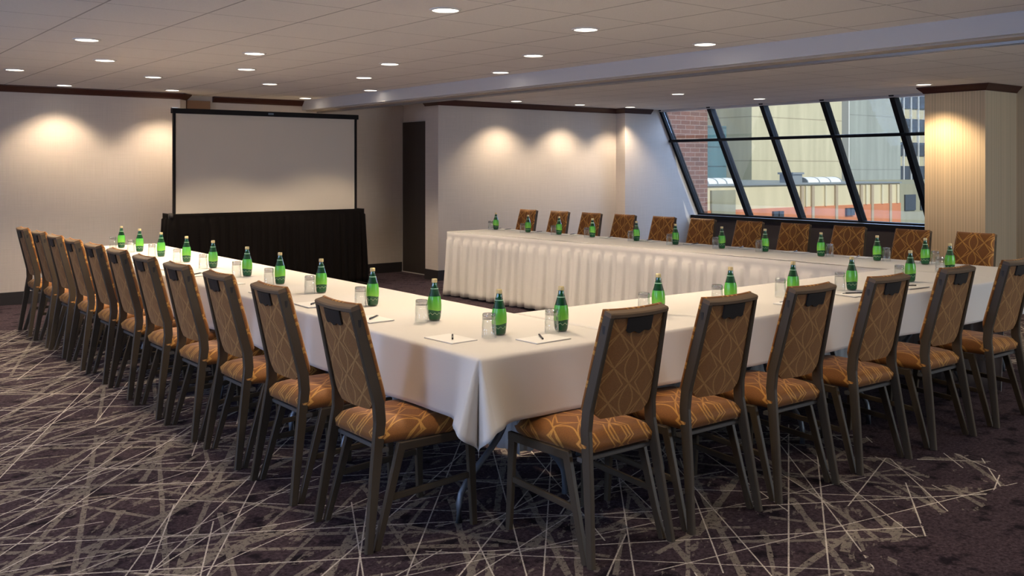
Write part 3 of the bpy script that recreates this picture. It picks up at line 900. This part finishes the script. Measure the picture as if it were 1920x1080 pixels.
for i, u in enumerate([2.69, 3.27, 3.87, 4.50, 5.10, 5.70]):
    w = 'nearest the corner' if i == 0 else ('rightmost' if i == 5 else '%s from the near corner' % ORD[i])
    zz = TT+.001
    put(make_pad, (u, 3.235 if i == 0 else 3.24, zz), PI/2+rj.uniform(-.1, .1), 'white notepad at the right table edge, '+w, 'white notepads')
    rz = math.atan2(-.125, -.076) if i == 0 else math.atan2(-.5, .85)+rj.uniform(-.15, .15)
    put(make_pen, (u, 3.25, zz+.0045), rz, 'black pen on the notepad at the right table, '+w, 'black pens')
for i, (u, v) in enumerate(FB):
    w = 'leftmost' if i == 0 else ('rightmost' if i == 10 else '%s from the left' % ORD[i])
    put(make_bottle, (u, v, TT), rj.uniform(0, 6), 'green bottle with gold cap on the far table, '+w, 'green water bottles')
    a, b = (-.072, .01) if i < 8 else (.028, -.066)
    put(make_glass, (u+a, v+b, TT), 0, 'upturned clear tumbler beside the bottle on the far table, '+w, 'upturned tumblers')
    fv = FAR_CH[i][1]
    if i == 0: fv -= .42
    bu = 6.632 + .785 - (fv-3.075)*sF - .115
    put(make_pad, (bu, fv+.06, TT), FA+rj.uniform(-.1, .1), 'white notepad at the back edge of the far table, '+w, 'white notepads')
    put(make_pen, (bu, fv+.06, TT+.0045), .3+rj.uniform(-.3, .3), 'black pen on the notepad at the far table, '+w, 'black pens')

# ------------------------------------------------------------------ projection screen with its black dress skirt
VS = 11.25
sc = thing('projection_screen', 'large white projection screen in black frame with black pleated skirt', 'screen', (4.95, VS, 0))
x0, x1 = 3.745-4.95, 6.15-4.95
box('screen_surface', x0+.01, x1-.01, -.004, .004, .96, 2.175, M['screen'], sc)
for n_, a in (('side_frame', (x0, x0+.03)), ('side_frame', (x1-.03, x1))):
    box(n_, a[0], a[1], -.02, .02, .9, 2.215, M['black'], sc, .004)
tf = box('top_frame', x0-.015, x1+.02, -.028, .03, 2.158, 2.218, M['black'], sc, .004)
box('maker_plate', -.04, .03, -.0295, -.028, 2.178, 2.20, M['plate'], tf)
box('frame_cap', x0-.016, x0+.05, -.03, .031, 2.218, 2.226, M['silver'], tf)
for s in (x0+.05, x1-.05):
    bm = bmesh.new(); add_bar(bm, [(s, .02, 1.0), (s, .02, .05)], .04, .04); add_bar(bm, [(s, -.35, .025), (s, .45, .025)], .04, .04)
    link('support_leg', bm, M['black'], sc)
bm = bmesh.new(); add_tube(bm, [(x0-.03, -.05, .965), (x1+.075, -.05, .965)], .02, 12); rd = link('skirt_rod', bm, M['black'], sc, True)
bm = bmesh.new(); add_tube(bm, [(x0-.06, -.05, .962), (x0-.02, -.05, .962)], .034, 16); link('rod_knob', bm, M['plastic'], rd, True)
o = pleats('black_skirt', [(x0-.015, .30), (x0-.015, -.075), (x1+.07, -.075), (x1+.07, .30)], .012, .985, .03, .11, M['drape'], sc, 21, .035, .06)

# ------------------------------------------------------------------ the street outside
def building(name, label, x0, x1, y0, y1, z1, m, z0=-15., part='facade'):
    t = thing(name, label, 'building', ((x0+x1)/2, (y0+y1)/2, z0))
    bm = bmesh.new(); add_box(bm, x0, x1, y0, y1, z0, z1)
    bmesh.ops.translate(bm, verts=bm.verts, vec=(-(x0+x1)/2, -(y0+y1)/2, -z0))
    link(part, bm, m, t)
    return t
def sub(t, name, x0, x1, y0, y1, z0, z1, m):
    bm = bmesh.new(); add_box(bm, x0, x1, y0, y1, z0, z1)
    bmesh.ops.translate(bm, verts=bm.verts, vec=-t.location); return link(name, bm, m, t)
building('brick_wing', 'dark red brick wall seen through the first window pane', 12.6, 16.27, 13.95, 18., 10., M['brick'])
t = building('glass_tower', 'low teal glass block beside the brick wall', 28., 39.5, 32.6, 38., 3.7, M['teal'])
sub(t, 'parapet', 28., 37.6, 32.5, 38., 3.7, 4.0, M['white'])
building('blue_tower', 'pale blue glass tower rising behind the teal block', 30., 45.5, 40.0, 46., 30., M['sky_glass'])
building('concrete_tower', 'tall cream concrete tower with horizontal panel joints', 51., 61.2, 40., 52., 32., M['beige'])
t = building('grey_tower', 'tall grey concrete tower right of the cream one', 65.2, 72.5, 42., 54., 34., M['grey'])
sub(t, 'corner_strip', 65.1, 65.2, 41.95, 54., -15., 34., M['white'])  # white slab puts the tower's sunlit side into the colour
t = building('office_tower', 'cream office tower with dark ribbon windows beside the column', 103., 132., 60., 75., 48., M['spandrel'])
for z in (.2, 2.95, 5.7, 8.45):
    sub(t, 'window_band', 103.2, 131.8, 59.85, 60.1, z, z+1.55, M['dwin'])
for k in range(12):
    sub(t, 'facade_rib', 103.8+k*1.6, 103.9+k*1.6, 59.7, 60.0, -15., 48., M['white'])
t = building('annex_block', 'low olive block at lower right of the window', 44.8, 62., 26., 36., .72, M['olive'])
for z in (-.62, -2.2):
    for k in range(4): sub(t, 'window', 45.2+k*1.5, 46.2+k*1.5, 25.93, 26.05, z, z+.8, M['dwin'])
t = building('low_building', 'low building with cream upper band and orange brick below', 22., 39.1, 22.7, 32., .87, M['lowbeige'])
sub(t, 'brick_base', 22., 39.13, 22.66, 30., -15., .0, M['orange'])
for x in (31.9, 32.6, 34.2, 36.0, 36.8, 38.2): sub(t, 'pilaster', x, x+.16, 22.62, 22.7, -15., .82, M['pilaster'])
for x in (32.2, 33.5, 36.4, 37.6, 38.8): sub(t, 'pilaster', x, x+.08, 22.62, 22.7, .0, .82, M['cream'])
for x in (30.1, 30.45, 34.9, 35.2): sub(t, 'window', x, x+.26, 22.56, 22.7, -.42, -.12, M['dwin'])
sub(t, 'roof_edge', 22., 39.15, 22.62, 32., .87, .92, M['roofmetal'])
sub(t, 'wall_panel', 26.6, 27.9, 22.6, 22.7, -.25, .72, M['olive'])
tv = thing('roof_unit', 'grey box ventilator on the low roof', 'roof unit', (33.4, 24.2, .92))
bm = bmesh.new(); add_box(bm, -.32, .32, -.32, .32, 0, .34); link('housing', bm, M['roofmetal'], tv)
bm = bmesh.new(); add_box(bm, -.38, .38, -.38, .38, .34, .42); link('cowl', bm, M['roofmetal'], tv)
for lab, x, w in (('long pale curved skylight right of the ventilator on the low roof', 35.2, 1.2), ('pale low skylight at the left on the low roof', 28.6, .8)):
    tv = thing('skylight', lab, 'skylight', (x, 24.2, .92))
    bm = bmesh.new()
    pr = [(-.4, 0)] + [(-.4*math.cos(a*PI/8), .22*math.sin(a*PI/8)) for a in range(1, 8)] + [(.4, 0)]
    add_prism(bm, pr, 'x', -w, w); link('dome', bm, M['white'], tv)
    for k in (-1, -.33, .33, 1):
        bm = bmesh.new(); add_prism(bm, [(p[0]*1.04, p[1]*1.04) for p in pr], 'x', k*w-.03, k*w+.03); link('dome_rib', bm, M['roofmetal'], tv)
struct(box('ground_street', -60, 160, -60, 140, -15.3, -15., M['ground']))

# ------------------------------------------------------------------ light
wd = bpy.data.worlds.new('World'); scene.world = wd; wd.use_nodes = True
bg = wd.node_tree.nodes['Background']; bg.inputs[0].default_value = (.56, .72, 1., 1); bg.inputs[1].default_value = .75
sun = bpy.data.lights.new('sun', 'SUN'); sun.energy = 3.0; sun.color = (1., .93, .80); sun.angle = .01
so = bpy.data.objects.new('sun', sun); COL.objects.link(so)
so.rotation_euler = Vector((.16, .80, -.60)).to_track_quat('-Z', 'Y').to_euler()
def daylight(loc, d, sx, sy, e, col):
    L = bpy.data.lights.new('window_daylight', 'AREA'); L.shape = 'RECTANGLE'; L.size = sx; L.size_y = sy
    L.energy = e; L.color = col
    lo = bpy.data.objects.new('window_daylight', L); COL.objects.link(lo)
    lo.location = loc; lo.rotation_euler = Vector(d).to_track_quat('-Z', 'Z').to_euler()
for (a, b) in ((.2, 3.8), (5., 8.6)):       # daylight entering the windows in the left wall
    daylight((-3.75, (a+b)/2, 1.52), (1, 0, 0), b-a, 1.5, 230, (.46, .59, 1.))
daylight((8.7, -3.35, 1.52), (0, 1, 0), 4.2, 1.5, 140, (.78, .85, 1.))     # lamp at the added rear window, lights the column's right side
daylight((13.6, 8.2, 3.7), (-.75, 0, -.66), 4.8, 1.6, 250, (.45, .61, 1.)) # added lamp standing in for sky above the sloping window

# ------------------------------------------------------------------ camera
cd = bpy.data.cameras.new('camera'); cam = bpy.data.objects.new('camera', cd); COL.objects.link(cam)
cam.location = (0, 0, 1.52); cam.rotation_euler = (PI/2, 0, -math.radians(37.875))
cd.sensor_width = 36; cd.lens = 36*1800/1920; cd.shift_y = -(540-315)/1920; cd.clip_end = 600
scene.camera = cam
scene.view_settings.view_transform = 'Standard'; scene.view_settings.look = 'None'
scene.view_settings.exposure = .42; scene.view_settings.gamma = 1.; scene.view_settings.use_curve_mapping = False
scene.cycles.use_denoising = True
scene.cycles.max_bounces = 10; scene.cycles.transparent_max_bounces = 24
scene.cycles.sample_clamp_indirect = 6.
